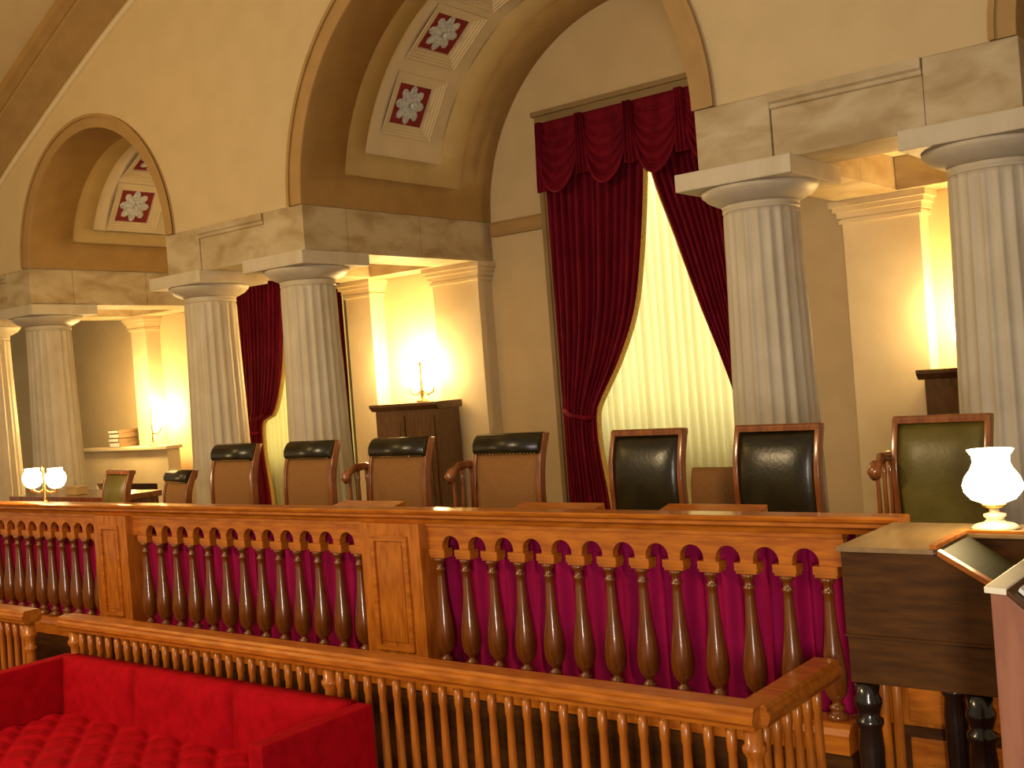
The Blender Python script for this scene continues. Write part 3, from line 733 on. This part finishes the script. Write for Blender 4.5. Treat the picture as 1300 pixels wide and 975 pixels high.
dp(MB().profy([(-1.25, TOPZ-.022), (-1.25, TOPZ-.002), (DX1+.005, 1.333), (DX1+.005, 1.311)], DY0-.008, DY0+.03), 'slope_edge', 'wood', .003)
legp = [(.030, 0), (.038, .04), (.024, .08), (.030, .14), (.040, .40), (.046, .66), (.040, .72), (.050, .735), (.050, .75), (.036, .76), (.044, .785), (.050, .80), (.050, .815), (.040, .83), (.045, .87)]
legp = [(r_, z_*1.14) for r_, z_ in legp]
for x, y in ((DX0+.04, DY0+.06), (-1.165, DY0+.06), (-1.40, DY1-.06), (DX1-.05, DY1-.06)):
    dp(MB().lathe(legp, 18, (x, y, 0.002)), 'leg', 'blackwood')

# near desk corner at the right edge
nd = empty('near_desk', (-.45, 2.3, 0)); tag(nd, 'reddish brown desk side cut off by the right picture edge', 'desk')
I3 = Matrix.Translation((.45, -2.3, 0))
def np_(mb, nme, mat, bv=0): o = mb.build(nme, mat, nd, bevel=bv); o.matrix_parent_inverse = I3; return o
np_(MB().profy([(-.725, .05), (-.725, 1.64), (-.69, 1.637), (-.14, 1.14), (-.14, .05)], 2.60, 2.95), 'side_panel', 'pinkwood', .004)
np_(MB().profy([(-.735, 1.641), (-.735, 1.655), (-.688, 1.653), (-.688, 1.638)], 2.59, 2.96), 'lit_top_ledge', 'porcelain_and_lit_ledge', .002)  # wooden ledge coloured white to paint in the lamplight it catches
np_(MB().profy([(-.688, 1.637), (-.686, 1.650), (-.13, 1.148), (-.13, 1.135)], 2.59, 2.96), 'sloping_lid', 'darkwood', .002)
np_(B(-.72, -.14, 2.57, 2.98, .001, .05), 'foot', 'pinkwood', .004)
fr = tag(MB().profy([(-.672, 1.641), (-.668, 1.649), (-.30, 1.317), (-.304, 1.309)], 2.625, 2.90).build('notice_sheet', 'paper'), 'white paper sheet lying on the sloping lid of the near desk, right edge', 'paper')

# ------------------------------------------------------------------ lamps
WARM = (1.0, .68, .26)
# globe oil lamp on the desk
lp = empty('oil_lamp', (-1.185, 4.385, TOPZ+.001)); tag(lp, 'brightly lit oil lamp with tulip glass shade on the slant-top desk', 'lamp')
MB().lathe([(.085, 0), (.088, .006), (.070, .016), (.040, .024), (.030, .036), (.040, .046), (.040, .054), (.018, .062), (.018, .075)], 28).build('lamp_base', 'porcelain_and_lit_ledge', lp)
MB().lathe([(.020, .075), (.044, .085), (.046, .092), (.030, .098)], 24).build('burner', 'brass', lp)
MB().lathe([(.045, .098), (.080, .112), (.103, .140), (.108, .165), (.098, .195), (.076, .225), (.066, .25), (.068, .275), (.084, .298)], 32).build('glass_shade', 'globe', lp)
point('oil_lamp_light', (-1.185, 4.23, 1.70), 7, WARM, .08)
# twin globe lamp on bench top far left
tl = empty('twin_lamp', (-8.68, 4.775, 1.456)); tag(tl, 'brass lamp with two glowing globes standing on the far left bench top', 'lamp')
MB().lathe([(.09, 0), (.09, .008), (.04, .02), (.02, .03), (.014, .06), (.020, .09), (.012, .12), (.012, .30), (.018, .31), (.003, .34)], 16).build('stand', 'brass', tl)
for sx in (-1, 1):
    MB().tube([(0, 0, .14), (sx*.08, 0, .11), (sx*.16, 0, .12), (sx*.18, 0, .155)], .009, 8).build('arm', 'brass', tl)
    MB().lathe([(.028, .148), (.055, .162), (.075, .195), (.083, .23), (.075, .265), (.056, .29), (.060, .31)], 20, (sx*.18, 0, 0)).build('globe', 'globe', tl)
MB().tube([(-.18, 0, .12), (-.29, -.02, .24)], [.014, .020], 8).build('snuffer', 'brass', tl)
point('twin_lamp_light', (-8.68, 4.62, 1.78), 14, WARM, .1)
# cabinet and lamps behind the left pier
cb = empty('wooden_cabinet', (-8.98, 9.3, DZ)); tag(cb, 'tall dark wooden cabinet with cornice, under the glowing pair of lamps', 'cabinet')
def cabinet(root, w=.52, hh=1.42):
    B(-w+.05, w-.05, -.20, .19, .001, hh-.08).build('body', 'cabwood', root, bevel=.006)
    MB().profx([(-.20, hh-.08), (-.23, hh-.05), (-.25, hh-.03), (-.25, hh), (.19, hh), (.19, hh-.08)], -w, w).build('cornice', 'cabwood', root)
    for sx in (-1, 1):
        a, b = sorted((sx*.012, sx*(w-.08)))
        d = B(a, b, -.218, -.201, .12, hh-.14).build('door', 'cabwood', root, bevel=.004)
        B(a+.06, b-.06, -.226, -.2185, .20, hh-.22).build('door_panel', 'cabwood', d, bevel=.003)
        MB().lathe([(.010, 0), (.012, .02)], 8, (0, 0, 0)).build('knob', 'brass', d, loc=(sx*.035, -.235, .75))
M['cabwood'] = noisemat('walnut_cabinet_wood', (.10, .045, .014), (.16, .075, .022), 6, (6, 6, 1), rough=.4, coat=.2)
cabinet(cb)
cb.location = (-8.72, 9.33, DZ)
cb2 = copy_tree(cb); cb2.location = (-2.46, 9.33, DZ); cb2['label'] = 'dark wooden cabinet mostly hidden behind the rightmost fluted column'
def girandole(loc, label, name='twin_sconce_lamp', s=1.0):
    r = empty(name, loc); tag(r, label, 'lamp')
    MB().lathe([(.07*s, 0), (.07*s, .01), (.025*s, .03), (.015*s, .05), (.026*s, .08), (.014*s, .11), (.012*s, .36*s), (.02*s, .38*s), (.004, .42*s)], 14).build('stand', 'brass', r)
    for sx in (-1, 1):
        MB().tube([(0, 0, .12*s), (sx*.08*s, 0, .07*s), (sx*.16*s, 0, .10*s), (sx*.17*s, 0, .16*s)], .009*s, 8).build('arm', 'brass', r)
        MB().lathe([(.03*s, .16*s), (.07*s, .19*s), (.085*s, .24*s), (.07*s, .30*s), (.045*s, .34*s), (.055*s, .40*s)], 18, (sx*.17*s, 0, 0)).build('globe', 'globe', r)
    return r
girandole((-8.62, 9.33, DZ+1.421), 'pair of blazing glass lamps on brass arms above the dark cabinet', s=1.1)
point('cabinet_lamp_light', (-9.12, 9.46, 2.46), 95, WARM, .10)
point('cabinet_lamp_light', (-8.74, 9.46, 2.52), 95, WARM, .10)
girandole((-2.46, 9.33, DZ+1.421), 'lamp on the cabinet behind the rightmost column, only its glow visible', s=1.1)
point('cabinet_lamp_light', (-2.70, 9.46, 2.46), 75, WARM, .10)
point('cabinet_lamp_light', (-2.30, 9.50, 2.46), 50, WARM, .10)
# mantel far left with books and lamp
mt = empty('mantelpiece', (-14.65, 9.5, DZ)); tag(mt, 'pale stone mantelpiece at far left holding books and a lamp', 'mantelpiece')
B(-1.15, 1.15, -.24, .03, .99, 1.04).build('shelf', 'pil', mt, bevel=.01)
B(-1.08, 1.08, -.18, .03, .50, .99).build('frieze', 'pil', mt, bevel=.006)
for a in (-1.08, .78): B(a, a+.30, -.18, .03, .001, .50).build('jamb', 'pil', mt, bevel=.006)
B(-.78, .78, -.10, -.06, .001, .50).build('fire_board', 'darkwood', mt)
z = DZ+1.041
for i, (nm, th) in enumerate((('bottom', .075), ('second', .06), ('third', .065), ('top', .055))):
    b = B(-.13, .13, -.165, .17, 0, th).build('book', 'bookbrown', loc=(-14.80+.01*(-1)**i, 9.44, z), bevel=.004)
    B(-.125, .112, -.169, -.1655, .009, th-.009).build('page_edges', 'paper', b)
    tag(b, 'large brown book, %s of the stack on the far left mantel' % nm, 'book', 'stacked books on the mantel'); z += th+.001
cl = empty('mantel_lamp', (-13.78, 9.38, DZ+1.041)); tag(cl, 'single glowing glass lamp with thin brass stand on the far left mantel', 'lamp')
MB().lathe([(.06, 0), (.06, .01), (.02, .03), (.012, .06), (.018, .10), (.010, .14), (.010, .50), (.016, .52), (.003, .55)], 12, (-.20, 0, 0)).build('stand', 'brass', cl)
MB().tube([(-.20, 0, .18), (-.08, 0, .16), (0, 0, .22), (0, 0, .27)], .009, 8).build('arm', 'brass', cl)
MB().lathe([(.03, .27), (.07, .30), (.085, .36), (.07, .42), (.045, .46), (.055, .52)], 18).build('globe', 'globe', cl)
point('mantel_lamp_light', (-14.1, 8.95, 2.3), 130, WARM, .1)
point('mantel_lamp_light', (-14.02, 9.56, 2.10), 60, WARM, .08)
# distant side desk at left
sd = empty('side_desk', (-10.7, 6.3, DZ)); tag(sd, 'reddish side desk behind the leftmost low chairs', 'desk')
B(-.95, .95, -.30, .30, .70, .76).build('desk_top', 'chairwood', sd, bevel=.008)
B(-.90, .90, -.26, .26, .001, .70).build('desk_body', 'chairwood', sd, bevel=.006)
tb = B(-.10, .10, -.06, .06, 0, .07).build('small_box', 'tanbox', loc=(-10.75, 6.2, DZ+.762), bevel=.006) if False else None
M['tanbox'] = noisemat('pale_tan_card', (.55, .36, .13), (.62, .42, .17), 10, rough=.6)
tb = B(-.11, .11, -.06, .06, 0, .07).build('small_box', 'tanbox', loc=(-10.65, 6.2, DZ+.762), bevel=.006)
tag(tb, 'small pale tan box lying on the reddish side desk', 'box')
B(-.112, .112, -.062, .062, .071, .082).build('lid', 'tanbox', tb)
